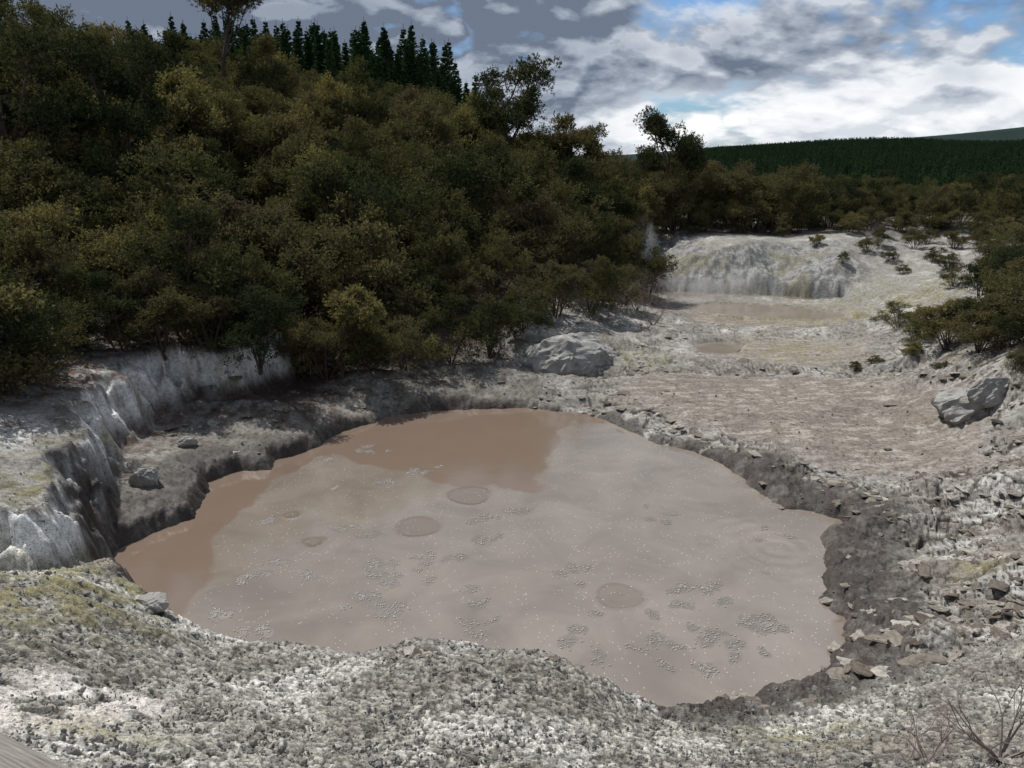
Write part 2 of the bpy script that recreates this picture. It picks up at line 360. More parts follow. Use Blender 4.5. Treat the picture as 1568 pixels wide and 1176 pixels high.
# ---------- mud pool surface
def pool_mat():
    m,nt=newmat('mud');g=NT(nt)
    pos=g.n('ShaderNodeNewGeometry').outputs['Position']
    a=g.n('ShaderNodeAttribute',attribute_name='film').outputs['Fac'];r=g.n('ShaderNodeAttribute',attribute_name='ring').outputs['Fac'];fo=g.n('ShaderNodeAttribute',attribute_name='foam').outputs['Fac']
    n=g.noise(pos,1.1,6,.6,.6);n2=g.noise(pos,55,2,.5)
    raw=g.mix(n,(.165,.120,.090,1),(.195,.145,.112,1))
    fl=g.mix(g.ramp(n,[(.32,0.),(.68,1.)]),(.175,.146,.120,1),(.240,.204,.170,1))
    c=g.mix(a,raw,fl)
    c=g.mix(g.math('MULTIPLY',fo,.6),c,(.10,.088,.078,1))
    c=g.mix(g.math('MULTIPLY',r,.7),c,(.13,.094,.07,1))
    vo=g.n('ShaderNodeTexVoronoi');vo.inputs['Scale'].default_value=17;g.l(pos,vo.inputs['Vector'])
    dots=g.math('MULTIPLY',g.math('LESS_THAN',vo.outputs['Distance'],.12),g.math('MULTIPLY',a,g.math('GREATER_THAN',g.noise(pos,2.2,3),.46)))
    c=g.mix(g.math('MULTIPLY',dots,.75),c,(.6,.57,.52,1))
    b=g.n('ShaderNodeBump');b.inputs['Strength'].default_value=.05;b.inputs['Distance'].default_value=.02
    nb=g.noise(pos,7,4,.5);g.l(g.math('ADD',nb,g.math('MULTIPLY',fo,n2)),b.inputs['Height'])
    p=g.n('ShaderNodeBsdfPrincipled');g.l(c,p.inputs['Base Color']);g.l(b.outputs[0],p.inputs['Normal'])
    p.inputs['IOR'].default_value=1.6
    g.l(g.math('MULTIPLY_ADD',fo,.3,.09),p.inputs['Roughness']);p.inputs['Specular IOR Level'].default_value=.9
    o=g.n('ShaderNodeOutputMaterial');g.l(p.outputs[0],o.inputs[0]);return m
M_mud=pool_mat()
pl=np.array(POOL);x0,y0=pl.min(0)-.6;x1,y1=pl.max(0)+.6
gx=np.arange(x0,x1,.03);gy=np.arange(y0,y1,.03);GX,GY=np.meshgrid(gx,gy)
gz=np.zeros(GX.shape);ring=np.zeros(GX.shape);foam=np.zeros(GX.shape)
for u,v,rr,big in [(640,808,.30,1),(718,760,.32,1),(948,913,.28,1),(480,831,.13,1),(447,789,.11,1),(1190,878,.2,.3),(1080,830,.13,.3),(440,718,.2,.6),(1145,742,.18,.4)]:
    x,y,_=P(u,v,0);d=np.hypot(GX-x,GY-y)*(1+.06*np.sin(np.arctan2(GY-y,GX-x)*3+u))
    gz+=big*(.008*np.exp(-((d-rr)/.03)**2)+.003*(d<rr)*np.cos(d/rr*9)*0.4)
    ring=np.maximum(ring,big*(np.exp(-((d-rr)/.018)**2)*.6+.65*(d<rr)))
for u,v,rr in [(1190,840,1.0)]:
    x,y,_=P(u,v,0);d=np.hypot(GX-x,GY-y);gz+=.0010*np.sin(d*26)*np.exp(-(d/rr)**2)
clus=[(385,875),(395,965),(415,800),(590,738),(600,880),(690,855),(545,862),(745,822),(545,815),(640,890),(710,910),(855,885),(610,930),(550,912),(480,885),(910,1000),(1085,1020),(1160,960),(1020,930),(1055,985),(1095,970),(1155,998),(1010,790),(1180,955),(1100,905),(1180,820),(730,940),(715,968),(345,940),(435,858),(800,785),(520,740),(640,722),(1045,905),(740,795),(860,870),(505,700),(900,960),(1020,1000),(650,855),(570,690)]
cl=[]
for u,v in clus:
    x,y,_=P(u+rng.uniform(-6,6),v,0)
    for k in range(rng.integers(2,6)):
        cl.append((x+rng.normal(0,.15),y+rng.normal(0,.13),rng.uniform(.04,.13),rng.uniform(.04,.11),rng.uniform(-1.5,1.5)))
fn=fbm(GX*14,GY*14,4,201)
for x,y,ra,rb,an in cl:
    i0=max(0,int((x-.4-x0)/.03));i1=int((x+.4-x0)/.03);j0=max(0,int((y-.4-y0)/.03));j1=int((y+.4-y0)/.03);sl=(slice(j0,j1),slice(i0,i1))
    dx=GX[sl]-x;dy=GY[sl]-y;ca,sa=math.cos(an),math.sin(an)
    e=((dx*ca+dy*sa)/ra)**2+((-dx*sa+dy*ca)/rb)**2
    foam[sl]=np.maximum(foam[sl],ss(1.5,.4,e+fn[sl]*.9))
filmp=PP([(345,800),(355,850),(320,900),(262,950),(240,1080),(1010,1150),(1300,1050),(1290,780),(1150,690),(1000,660),(870,640),(840,700),(820,750),(700,740),(600,715),(480,700),(400,740)],0)
fd=sdpoly(GX,GY,filmp)+fbm(GX*.9,GY*.9,5,210)*.30
film=ss(-.04,.06,fd)
ar=np.arange(GX.size).reshape(GX.shape)
Fp=np.stack([ar[:-1,:-1],ar[:-1,1:],ar[1:,1:],ar[1:,:-1]],-1).reshape(-1,4)
dd=sdpoly(GX,GY,POOL);keep=(dd.ravel()[Fp]>-.55).all(1)
Fp=Fp[keep];used=np.unique(Fp);rm=np.zeros(GX.size,int);rm[used]=np.arange(len(used))
mkmesh('mud_pool',np.stack([GX,GY,gz],-1).reshape(-1,3)[used],rm[Fp],{'film':('FLOAT',film.ravel()[used]),'ring':('FLOAT',np.clip(ring,0,1).ravel()[used]),'foam':('FLOAT',foam.ravel()[used])},True,[M_mud])
def flatpool(name,poly,z,mat):
    c=np.mean(poly,0);o=[c+(np.array(p)-c)*1.25 for p in poly]
    V=[(c[0],c[1],z)]+[(p[0],p[1],z) for p in o];n=len(o)
    mkmesh(name,V,[(0,1+i,1+(i+1)%n) for i in range(n)],None,False,[mat])
M_w=simple_mat('milky_water',(.17,.14,.11),(.23,.195,.155),1.,.12,.02)
flatpool('hot_spring_pool',POOL2,.25,M_w);flatpool('hot_spring_pool',POOL3,.26,M_w);flatpool('hot_spring_pool',POOL4,.25,M_w)
# ---------- instancing through geometry nodes
def scatter(name,pts,rot,scl,idx,variants):
    pts=np.asarray(pts,np.float32)
    me=bpy.data.meshes.new(name);me.vertices.add(len(pts));me.vertices.foreach_set('co',pts.ravel())
    a=me.attributes.new('rot','FLOAT_VECTOR','POINT');a.data.foreach_set('vector',np.asarray(rot,np.float32).ravel())
    a=me.attributes.new('scl','FLOAT_VECTOR','POINT');a.data.foreach_set('vector',np.asarray(scl,np.float32).ravel())
    a=me.attributes.new('idx','INT','POINT');a.data.foreach_set('value',np.asarray(idx,np.int32))
    ob=bpy.data.objects.new(name,me);bpy.context.scene.collection.objects.link(ob)
    co=bpy.data.collections.new(name+'_parts')
    for i,v in enumerate(variants):
        v.name='%s_part_%02d'%(name,i);co.objects.link(v)
    ng=bpy.data.node_groups.new(name+'_gn','GeometryNodeTree')
    ng.interface.new_socket('Geometry',in_out='INPUT',socket_type='NodeSocketGeometry');ng.interface.new_socket('Geometry',in_out='OUTPUT',socket_type='NodeSocketGeometry')
    N=ng.nodes;gi=N.new('NodeGroupInput');go=N.new('NodeGroupOutput')
    ip=N.new('GeometryNodeInstanceOnPoints');ci=N.new('GeometryNodeCollectionInfo')
    ci.inputs['Collection'].default_value=co;ci.inputs['Separate Children'].default_value=True;ci.inputs['Reset Children'].default_value=True
    def na(nm,ty):
        q=N.new('GeometryNodeInputNamedAttribute');q.data_type=ty;q.inputs['Name'].default_value=nm;return q.outputs['Attribute']
    L=ng.links.new
    L(gi.outputs[0],ip.inputs['Points']);L(ci.outputs[0],ip.inputs['Instance']);ip.inputs['Pick Instance'].default_value=True
    L(na('idx','INT'),ip.inputs['Instance Index']);L(na('scl','FLOAT_VECTOR'),ip.inputs['Scale'])
    er=N.new('FunctionNodeEulerToRotation');L(na('rot','FLOAT_VECTOR'),er.inputs[0]);L(er.outputs[0],ip.inputs['Rotation'])
    L(ip.outputs[0],go.inputs[0])
    md=ob.modifiers.new('inst','NODES');md.node_group=ng
    return ob
# ---------- foliage builders
def leaves(cent,dirs,L,Wd,rg):
    n=len(cent);d=dirs/np.linalg.norm(dirs,axis=1,keepdims=True)
    r=rg.normal(size=(n,3));s=np.cross(d,r);s/=np.linalg.norm(s,axis=1,keepdims=True)+1e-9
    L=L[:,None];Wd=Wd[:,None]
    V=np.stack([cent,cent+d*L*.5+s*Wd,cent+d*L,cent+d*L*.5-s*Wd],1).reshape(-1,3)
    return V,np.arange(n*4).reshape(n,4)
def tube(p0,p1,r0,r1,k=5):
    p0=np.array(p0,float);p1=np.array(p1,float);d=p1-p0;d/=np.linalg.norm(d)+1e-9
    a=np.cross(d,[.3,.2,.9]);a/=np.linalg.norm(a)+1e-9;b=np.cross(d,a)
    an=np.arange(k)*2*np.pi/k;c=np.cos(an)[:,None]*a+np.sin(an)[:,None]*b
    V=np.concatenate([p0+c*r0,p1+c*r1]);Fc=[(i,(i+1)%k,k+(i+1)%k,k+i) for i in range(k)]
    return V,np.array(Fc)
def assemble(name,parts,mats,link=False,smooth=False):
    VV=[];FF=[];MI=[];TT=[];o=0
    for V,Fc,mi,t in parts:
        VV.append(V);FF.append(np.asarray(Fc)+o);MI.append(np.full(len(Fc),mi));TT.append(np.broadcast_to(t,(len(V),)) );o+=len(V)
    return mkmesh(name,np.concatenate(VV),np.concatenate(FF),{'tint':('FLOAT',np.concatenate(TT))},smooth,mats,np.concatenate(MI),link=link)
def clump_leaves(cc,cr,ct,rg,nspr,nl,L=.06,Wd=.016,up=.5,lo=.55,sl=.22):
    nc=len(cc);d=rg.normal(size=(nc,nspr,3));d[...,2]+=up*1.5;d/=np.linalg.norm(d,axis=-1,keepdims=True)
    rad=cr[:,None,None]*(rg.uniform(lo,1.08,(nc,nspr,1)))
    sc=cc[:,None]+d*rad*np.array([1,1,.85])
    sd=d+rg.normal(size=d.shape)*.35+np.array([0,0,.5])
    sd/=np.linalg.norm(sd,axis=-1,keepdims=True)
    tt=rg.uniform(0,1,(nc,nspr,nl,1))
    lc=sc[:,:,None]+sd[:,:,None]*(tt*sl*rg.uniform(.4,1.3,(nc,nspr,1,1)))+rg.normal(size=(nc,nspr,nl,3))*.013
    ld=sd[:,:,None]*.8+rg.normal(size=lc.shape)*.6
    n=nc*nspr*nl
    V,Fc=leaves(lc.reshape(-1,3),ld.reshape(-1,3),rg.uniform(.7,1.3,n)*L,rg.uniform(.7,1.3,n)*Wd,rg)
    t=np.repeat((ct[:,None]+rg.normal(0,.16,(nc,nspr))).ravel(),nl)+rg.normal(0,.12,n)
    return V,Fc,0,np.repeat(np.clip(t,0,1),4)
def make_bush(seed,Rr=1.15,Hh=2.4,nspr=32,nl=7,tone=.5):
    rg=np.random.default_rng(seed);parts=[]
    k=rg.integers(5,8);sub=[]
    for i in range(k):
        a=i*6.28/k+rg.uniform(-.4,.4);q=Rr*rg.uniform(.25,.8) if i else 0
        sub.append((q*math.cos(a),q*math.sin(a),Hh*rg.uniform(.58,.95) if i else Hh,Rr*rg.uniform(.28,.50)))
    cc=[];cr=[];ct=[]
    for sx,sy,sh,sr in sub:
        tn=tone+rg.normal(0,.16)
        for i in range(11):
            a=rg.uniform(0,6.28);el=math.asin(rg.uniform(-.25,1));q=sr*rg.uniform(.45,1.1)
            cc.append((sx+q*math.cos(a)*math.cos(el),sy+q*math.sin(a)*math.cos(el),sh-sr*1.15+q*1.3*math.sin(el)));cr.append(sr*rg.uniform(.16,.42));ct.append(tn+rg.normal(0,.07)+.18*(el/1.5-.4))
        V,Fc=tube((rg.normal(0,.06),rg.normal(0,.06),-.3),(sx*.6,sy*.6,sh*.5),.035,.025);parts.append((V,Fc,1,.5))
        V,Fc=tube((sx*.6,sy*.6,sh*.5),(sx,sy,sh-sr),.025,.015);parts.append((V,Fc,1,.5))
        for i in range(5):
            c=cc[-1-i];V,Fc=tube((sx*.8,sy*.8,sh*.65),c,.014,.005,4);parts.append((V,Fc,1,.5))
    for i in range(10):
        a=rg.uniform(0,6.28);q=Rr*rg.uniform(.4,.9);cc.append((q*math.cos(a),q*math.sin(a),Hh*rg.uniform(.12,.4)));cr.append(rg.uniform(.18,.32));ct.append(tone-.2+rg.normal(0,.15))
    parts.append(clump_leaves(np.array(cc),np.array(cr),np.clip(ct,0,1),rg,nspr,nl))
    return assemble('bush',parts,[M_bush,M_bark])
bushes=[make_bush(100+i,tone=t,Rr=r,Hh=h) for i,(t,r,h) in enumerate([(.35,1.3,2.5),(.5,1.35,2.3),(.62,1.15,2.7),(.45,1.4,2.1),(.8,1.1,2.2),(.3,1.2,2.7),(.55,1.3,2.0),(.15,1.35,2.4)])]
sp_=1.55;ii,jj=np.meshgrid(np.arange(-52,52,sp_),np.arange(6,62,sp_))
bx=(ii+rng.uniform(-.7,.7,ii.shape)).ravel();by=(jj+rng.uniform(-.7,.7,ii.shape)).ravel()
ok=(sdpoly(bx,by,BUSH)>.5)&(np.abs(np.arctan2(bx,by))<.85)&(np.hypot(bx,by)>9)
rr_=np.hypot(bx,by);ok&=(rr_<44)|(rng.random(len(bx))<.4)
bx,by=bx[ok],by[ok];bz=H(bx,by)
sc=rng.uniform(.70,1.36,len(bx));dE=sdpoly(bx,by,BUSH);sc*=np.where(dE<1.6,.85,1.)
sc*=1-.36*ss(11,17,bx)+.12*ss(20,27,bx)
pts=list(zip(bx,by,bz-.1));scs=[(s*rng.uniform(.95,1.15),s*rng.uniform(.95,1.15),s) for s in sc]
for u,v,s in [(1375,500,.38),(1410,512,.42),(1450,525,.5),(1480,505,.42),(1500,535,.45),(1530,490,.5),(1568,500,.6),(1610,520,.7),(1500,455,.5),(1540,450,.6),(1580,455,.7),(1620,440,.8),(1520,420,.5),(1560,410,.6),(1600,400,.7),(1455,412,.35),(1400,380,.4),(1420,372,.35),(1300,356,.5),(1275,352,.5),(1330,352,.5),(1375,352,.5),(1500,385,.5),(1490,360,.6),(1540,370,.6),(1570,380,.6),(1590,345,.8),(1540,345,.7),(1450,350,.6),(1420,350,.6),(1560,570,.25),(1445,570,.16),(1340,560,.14),(1310,565,.12),(1550,530,.35),(1400,530,.25),(1400,546,.2),
  (1200,362,.3),(1250,375,.25),(1330,385,.3),(1360,400,.25),(1290,400,.2),(1430,400,.3),(1460,440,.3),(1380,420,.2),(1240,352,.4),(1180,352,.4),(1460,380,.4),(1520,395,.45),(1345,372,.35),
  (-40,610,.9),(0,600,.75),(40,588,.6),(75,560,.6),(120,532,.6),(190,536,.6),(250,532,.7),(320,540,.6),(400,555,.65),(455,568,.6),(500,575,.55),(560,572,.55),(620,566,.55),(690,552,.6),(750,536,.6),(800,512,.6),(850,488,.7),(905,478,.7),(950,470,.6),(990,455,.6)]:
    x,y,z=hit(u,v);pts.append((x,y,z-.05));scs.append((s*1.15,s*1.15,s*.8 if u>1150 else s*.95))
n=len(pts);rot=np.zeros((n,3));rot[:,2]=rng.uniform(0,6.28,n);rot[:,:2]=rng.normal(0,.09,(n,2))
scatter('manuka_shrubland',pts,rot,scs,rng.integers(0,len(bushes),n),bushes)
# ---------- single trees
def make_tree(name,loc,Ht,crownR,seed,ncl=46,trunk_r=.09,lean=(0,0),crown_z=.68,flat=.55,tone=.3,mat=None,dens=40):
    rg=np.random.default_rng(seed);parts=[]
    pts=[np.array([0,0,-.4])]
    for i in range(1,7):
        f=i/6;pts.append(np.array([lean[0]*f+rg.normal(0,.06),lean[1]*f+rg.normal(0,.06),Ht*crown_z*f]))
    for i in range(6):
        V,Fc=tube(pts[i],pts[i+1],trunk_r*(1-i/9),trunk_r*(1-(i+1)/9),7);parts.append((V,Fc,1,.5))
    top=pts[-1];cc=[]
    nb=9;br=[]
    for i in range(nb):
        a=i*2.4+rg.uniform(-.4,.4);st=pts[3+i%4];e=top+np.array([math.cos(a)*crownR*rg.uniform(.4,.85),math.sin(a)*crownR*rg.uniform(.4,.85),Ht*(1-crown_z)*rg.uniform(-.25,.85)])
        m=(st+e)/2+np.array([0,0,-.1*Ht*.3]);V,Fc=tube(st,m,trunk_r*.45,trunk_r*.3,5);parts.append((V,Fc,1,.5));V,Fc=tube(m,e,trunk_r*.3,trunk_r*.12,5);parts.append((V,Fc,1,.5));br.append((m,e))
    for i in range(ncl):
        m,e=br[i%nb];q=m+(e-m)*rg.uniform(.6,1.1)+rg.normal(0,crownR*.15,3)*np.array([1,1,flat])
        cc.append(q);V,Fc=tube(m+(e-m)*.5,q,trunk_r*.12,trunk_r*.05,4);parts.append((V,Fc,1,.5))
    cc=np.array(cc);cr=rg.uniform(.13,.25,ncl)*crownR+.04
    parts.append(clump_leaves(cc,cr,np.clip(tone+rg.normal(0,.12,ncl),0,1),rg,dens,9,.07,.018,lo=.3,sl=.14))
    ob=assemble(name,parts,[mat or M_bush,M_bark],link=True);ob.location=loc;return ob
def at(x,y,d=0): return (x,y,float(H(x,y)[0])-d)
def pixel_x(u,y): return (u-784)/F*y/cp  # image pixel column at a chosen distance to world x
make_tree('manuka_tree',at(-.25,33.5),5.2,1.8,5,ncl=120,lean=(-.1,0),trunk_r=.11,crown_z=.6,flat=.9)
make_tree('manuka_tree',at(7.1,37.5),5.2,1.6,6,ncl=110,lean=(.2,0),crown_z=.62,flat=.9)
make_tree('manuka_tree',at(-11.9,34),6.0,1.3,8,ncl=60,lean=(.5,0),trunk_r=.09,crown_z=.78)
make_tree('manuka_tree',at(-13.3,21),5.2,2.0,9,ncl=90,trunk_r=.14,lean=(.3,0),crown_z=.6,tone=.12)
make_tree('manuka_tree',at(-11.2,22.5),4.8,1.7,10,ncl=80,trunk_r=.14,lean=(.3,0),crown_z=.6,tone=.12)
make_tree('manuka_tree',at(-15.5,22),5.6,2.2,12,ncl=90,trunk_r=.14,lean=(-.3,0),crown_z=.6,tone=.15)
make_tree('manuka_tree',at(2.6,35),4.2,1.4,13,ncl=80,crown_z=.6)
x,y,z=hit(522,578);make_tree('manuka_sapling',(x,y,z),1.9,.55,14,ncl=40,trunk_r=.035,lean=(.2,-.1),crown_z=.7,tone=1.0,dens=30)
# ---------- conifers
def make_pine(seed,Ht=14,whorls=40,nb=9,q=5,rad=1.9,L0=.5,W0=.07,mat=None,jit=.25):
    rg=np.random.default_rng(seed);parts=[];V,Fc=tube((0,0,-1),(0,0,Ht*1.03),.16,.02,5);parts.append((V,Fc,1,.5))
    C_=[];D_=[];LL=[]
    for w in range(whorls):
        f0=w/whorls
        for b in range(nb):
            f=min(.995,max(0,f0+rg.uniform(-1,1)*jit/Ht));z=Ht*(.1+.9*f)
            r=rad*((1-f)*rg.uniform(.55,1.25))+.06
            a=b*6.28/nb+w*1.3+rg.uniform(-.3,.3);up=rg.uniform(.1,.5)
            for k in range(q):
                g_=(k+.3)/q
                for s_ in (-1,1):
                    C_.append((math.cos(a)*r*g_,math.sin(a)*r*g_,z+r*g_*up))
                    D_.append((math.cos(a)-s_*math.sin(a)*.6,math.sin(a)+s_*math.cos(a)*.6,.45+rg.normal(0,.3)));LL.append(.45+.75*(1-f))
    C_=np.array(C_);n=len(C_);V,Fc=leaves(C_,np.array(D_),rg.uniform(.7,1.2,n)*L0*np.array(LL),rg.uniform(.7,1.3,n)*W0,rg)
    parts.append((V,Fc,0,np.repeat(rg.uniform(.2,.8,n),4)))
    return assemble('pine',parts,[mat or M_pine,M_bark])
pines=[make_pine(40+i,Ht=h,rad=r) for i,(h,r) in enumerate([(14,2.6),(15,3.0),(13.5,2.4),(14.5,3.2),(12.5,2.8)])]
pp=[];ps=[]
for row in range(5):
    for u in np.arange(100,725,9.):
        yy=100+row*5+rng.uniform(-2,2);xx=pixel_x(u+rng.uniform(-5,5)+row*5,yy)
        top=np.interp(u,[100,180,260,330,420,520,600,660,690,720],[70,56,48,40,34,40,52,60,84,118])
        z=float(H(xx,yy)[0]);el=math.atan((588-top)/F)-PITCH
        want=CAMZ+yy*math.tan(el)-z
        s=max(.3,want/14.8)*rng.uniform(.78,1.08)
        if rng.random()<.15: continue
        pp.append((xx,yy,z));ps.append((s,s,s))
n=len(pp);rot=np.zeros((n,3));rot[:,2]=rng.uniform(0,6.28,n)
scatter('pine_forest',pp,rot,ps,rng.integers(0,5,n),pines)
lows=[make_pine(60+i,Ht=9,whorls=12,nb=4,q=1,rad=2.6,L0=1.1,W0=.22,mat=M_plant) for i in range(3)]
n=36000;az=rng.uniform(.05,.85,n);rr=np.sqrt(rng.uniform(300**2,1150**2,n))
px_,py_=rr*np.sin(az),rr*np.cos(az);dens_=fbm(px_*.01,py_*.01,3,300);k=dens_>-.5;px_,py_=px_[k],py_[k];pz_=H(px_,py_);n=len(px_)
s=rng.uniform(.6,1.2,n)*(1+.2*fbm(px_*.006,py_*.006,2,310));rot=np.zeros((n,3));rot[:,2]=rng.uniform(0,6.28,n)
scatter('pine_plantation',np.stack([px_,py_,pz_],1),rot,np.stack([s,s,s],1),rng.integers(0,3,n),lows)
# ---------- stones
def make_stone(seed,sub=2,flat=.6,rough=.3,cuts=7,omin=.55,omax=.85):
    bm=bmesh.new();bmesh.ops.create_icosphere(bm,subdivisions=sub,radius=1);rg=np.random.default_rng(seed)
    V=np.array([v.co[:] for v in bm.verts]);
    for _ in range(cuts):
        d=rg.normal(size=3)
        if omin<.5: d[2]*=.3
        d/=np.linalg.norm(d);o=rg.uniform(omin,omax);pr=V@d;V-=np.outer(np.clip(pr-o,0,None)*.92,d)
    V+=np.stack([fbm(V[:,0]*2+seed,V[:,1]*2+V[:,2],3,seed+k) for k in range(3)],1)*rough*.4
    V*=np.array([1,rg.uniform(.65,.95),flat]);Fc=np.array([[v.index for v in f.verts] for f in bm.faces]);bm.free()
    return V,Fc
stv=[]
for i in range(6):
    V,Fc=make_stone(i,2);stv.append(mkmesh('stone',V,Fc,None,False,[M_rock],link=False))
n=26000;a=rng.uniform(-.75,.75,n);r=3.0*np.exp(rng.uniform(0,1.7,n));sx=r*np.sin(a);sy=r*np.cos(a)
k=(sdpoly(sx,sy,POOL)<-.25)&((sy<8)|(rng.random(n)<.4))&(sdpoly(sx,sy,BUSH)<-.3)
sx,sy=sx[k],sy[k];n=len(sx);sz=H(sx,sy)+.02;s=.007+.013*rng.random(n)**3+ (rng.random(n)<.03)*.024
scatter('loose_gravel',np.stack([sx,sy,sz],1),rng.uniform(-3,3,(n,3)),np.stack([s,s,s],1)*1.0,rng.integers(0,6,n),stv)
# broken sinter crust plates lying on the banks
plv=[]
for i in range(10):
    V,Fc=make_stone(70+i,3,.95,.35,9,.35,.8);V[:,2]=np.clip(V[:,2],-.5,.26+.06*fbm(V[:,0]*2,V[:,1]*2,3,i));V[:,2]*=.26
    plv.append(mkmesh('plate',V,Fc,None,False,[M_slab],link=False))
n=26000;a=rng.uniform(-.62,.72,n);r=5.0*np.exp(rng.uniform(0,1.62,n));sx=r*np.sin(a);sy=r*np.cos(a)
def inter(arr,x,y):
    i=np.clip(np.searchsorted(rs,np.hypot(x,y)),0,len(rs)-1);j=np.clip(np.searchsorted(ths,np.arctan2(x,y)),0,len(ths)-1);return arr[i,j]
pk=inter(ledz*ss(-.45,.35,nA+nB*.5)*(.3+.7*ss(.1,.5,ED))*(1-litter)*(1-.4*mud),sx,sy)
k=(rng.random(n)<pk*.55)&(sdpoly(sx,sy,POOL)<-.12)
sx,sy=sx[k],sy[k]
ex=[hit(u,v)[:2] for u,v in [(600,1006),(615,1003),(630,1001),(648,1000),(664,1003),(640,1008),(655,1010),(830,1012),(848,1013),(866,1016),(876,1022),(240,940),(250,952),(225,930)]]
sx=np.append(sx,[p[0] for p in ex]);sy=np.append(sy,[p[1] for p in ex])
n=len(sx);sz=inter(Z,sx,sy)
s=.03+.15*rng.random(n)**3;s[-len(ex):]=rng.uniform(.06,.10,len(ex));rot=np.zeros((n,3));rot[:,2]=rng.uniform(0,6.28,n);rot[:,:2]=rng.normal(0,.12,(n,2))
scatter('sinter_crust_plates',np.stack([sx,sy,sz+s*.01],1),rot,np.stack([s*rng.uniform(.8,1.7,n),s,s*rng.uniform(.6,1.2,n)],1),rng.integers(0,10,n),plv)
def boulder(u,v,sx,sy,sz,rz=0,seed=1,sink=.3,bump=.05):
    V,Fc=make_stone(seed,5,1,.3,10);V+=V*(fbm(V[:,0]*5,V[:,1]*5+V[:,2]*4,4,seed)*bump)[:,None]
    x,y,z=hit(u,v);ob=mkmesh('sinter_boulder',V*np.array([sx,sy,sz]),Fc,None,False,[M_rock]);ob.location=(x,y,z-sink*sz+.1);ob.rotation_euler=(0,0,rz)
boulder(885,550,1.4,1.0,.85,.35,3,.25,.05);boulder(825,518,.7,.5,.42,.35,13,.15,.05);boulder(1478,622,.75,.5,.38,-.2,4);boulder(1520,600,.5,.4,.28,.4,15);boulder(225,742,.25,.2,.24,.3,5);boulder(1368,572,.18,.15,.16,0,6);boulder(285,683,.2,.15,.12,0,7);boulder(235,935,.18,.16,.10,0,10)
bc=[];bs=[]
for x,y,ra,rb,an in cl:
    for k in range(int(30*ra/.12)):
        q=rng.normal(0,.6,2);bc.append((x+q[0]*ra*math.cos(an)-q[1]*rb*math.sin(an),y+q[0]*ra*math.sin(an)+q[1]*rb*math.cos(an),0));bs.append(rng.uniform(.006,.016))
M_bub=simple_mat('mud_foam',(.13,.11,.1),(.5,.47,.43),30,.2,.0)
V,Fc=make_stone(1,2,1,0);bo=mkmesh('b',V/np.abs(V).max(),Fc,None,True,[M_bub],link=False)
n=len(bc);scatter('foam_bubbles',bc,np.zeros((n,3)),np.repeat(np.array(bs)[:,None],3,1)*np.array([1,1,.7]),np.zeros(n),[bo])
# ---------- bare shrubs
def bare(name,loc,seed,Ht,spread,depth=5,r0=.012,stems=6,k=3):
    rg=np.random.default_rng(seed);parts=[]
    def grow(p,d,L,r,n):
        for s_ in range(2):
            d=d+rg.normal(0,.16,3);d/=np.linalg.norm(d);e=p+d*L/2;V,Fc=tube(p,e,r,r*.82,4);parts.append((V,Fc,0,.5));p=e;r*=.82
        if n==0:return
        for c in range(rg.integers(2,k+1)):
            dd=d+rg.normal(0,.5,3)+np.array([0,0,.06]);dd/=np.linalg.norm(dd);grow(p,dd,L*rg.uniform(.62,.88),r*.7,n-1)
    for i in range(stems):
        a=rg.uniform(0,6.28);d=np.array([math.cos(a)*spread,math.sin(a)*spread,1.]);d/=np.linalg.norm(d)
        grow(np.zeros(3),d,Ht*.33,r0,depth)
    ob=assemble(name,parts,[M_twig],link=True);ob.location=loc;return ob
x,y,z=hit(1530,1165);bare('bare_shrub',(x,y,z),1,.85,.9,6,.009,9)
x,y,z=hit(1420,1170);bare('bare_shrub',(x,y,z),2,.5,1.0,5,.007,9)
for i,(u,v) in enumerate([(940,482),(975,478),(1000,500),(1005,470)]):
    x,y,z=hit(u,v);bare('bare_shrub',(x,y,z),20+i,1.4,.7,5,.014,6)
# ---------- steam
def steam(c,rad,dens,seed):
    bm=bmesh.new();bmesh.ops.create_icosphere(bm,subdivisions=3,radius=1)
    me=bpy.data.meshes.new('steam');bm.to_mesh(me);bm.free()
    ob=bpy.data.objects.new('steam',me);bpy.context.scene.collection.objects.link(ob);ob.location=c;ob.scale=rad
    m,nt=newmat('steam');g=NT(nt);tc=g.n('ShaderNodeTexCoord').outputs['Object']
    ln=g.n('ShaderNodeVectorMath',operation='LENGTH');g.l(tc,ln.inputs[0])
    mp=g.n('ShaderNodeMapping');mp.inputs['Scale'].default_value=(rad[0]*1.6,rad[1]*1.6,rad[2]*.9);mp.inputs['Location'].default_value=(seed,0,0);g.l(tc,mp.inputs[0])
    n=g.noise(mp.outputs[0],1.3,4,.6,.8)
    dd=g.math('MULTIPLY',g.math('SUBTRACT',1.,ln.outputs['Value'],clamp=True),g.ramp(n,[(.45,0.),(.7,1.)]))
    vp=g.n('ShaderNodeVolumePrincipled');vp.inputs['Color'].default_value=(1,1,1,1);g.l(g.math('MULTIPLY',dd,dens),vp.inputs['Density'])
    o=g.n('ShaderNodeOutputMaterial');g.l(vp.outputs[0],o.inputs['Volume']);me.materials.append(m)
x,y,z=P(985,430,.5);steam((x,y+.3,1.6),(.7,.6,1.6),2.4,1)
x,y,z=P(1090,450,.4);steam((x,y,.75),(3.6,.9,.6),1.4,5)
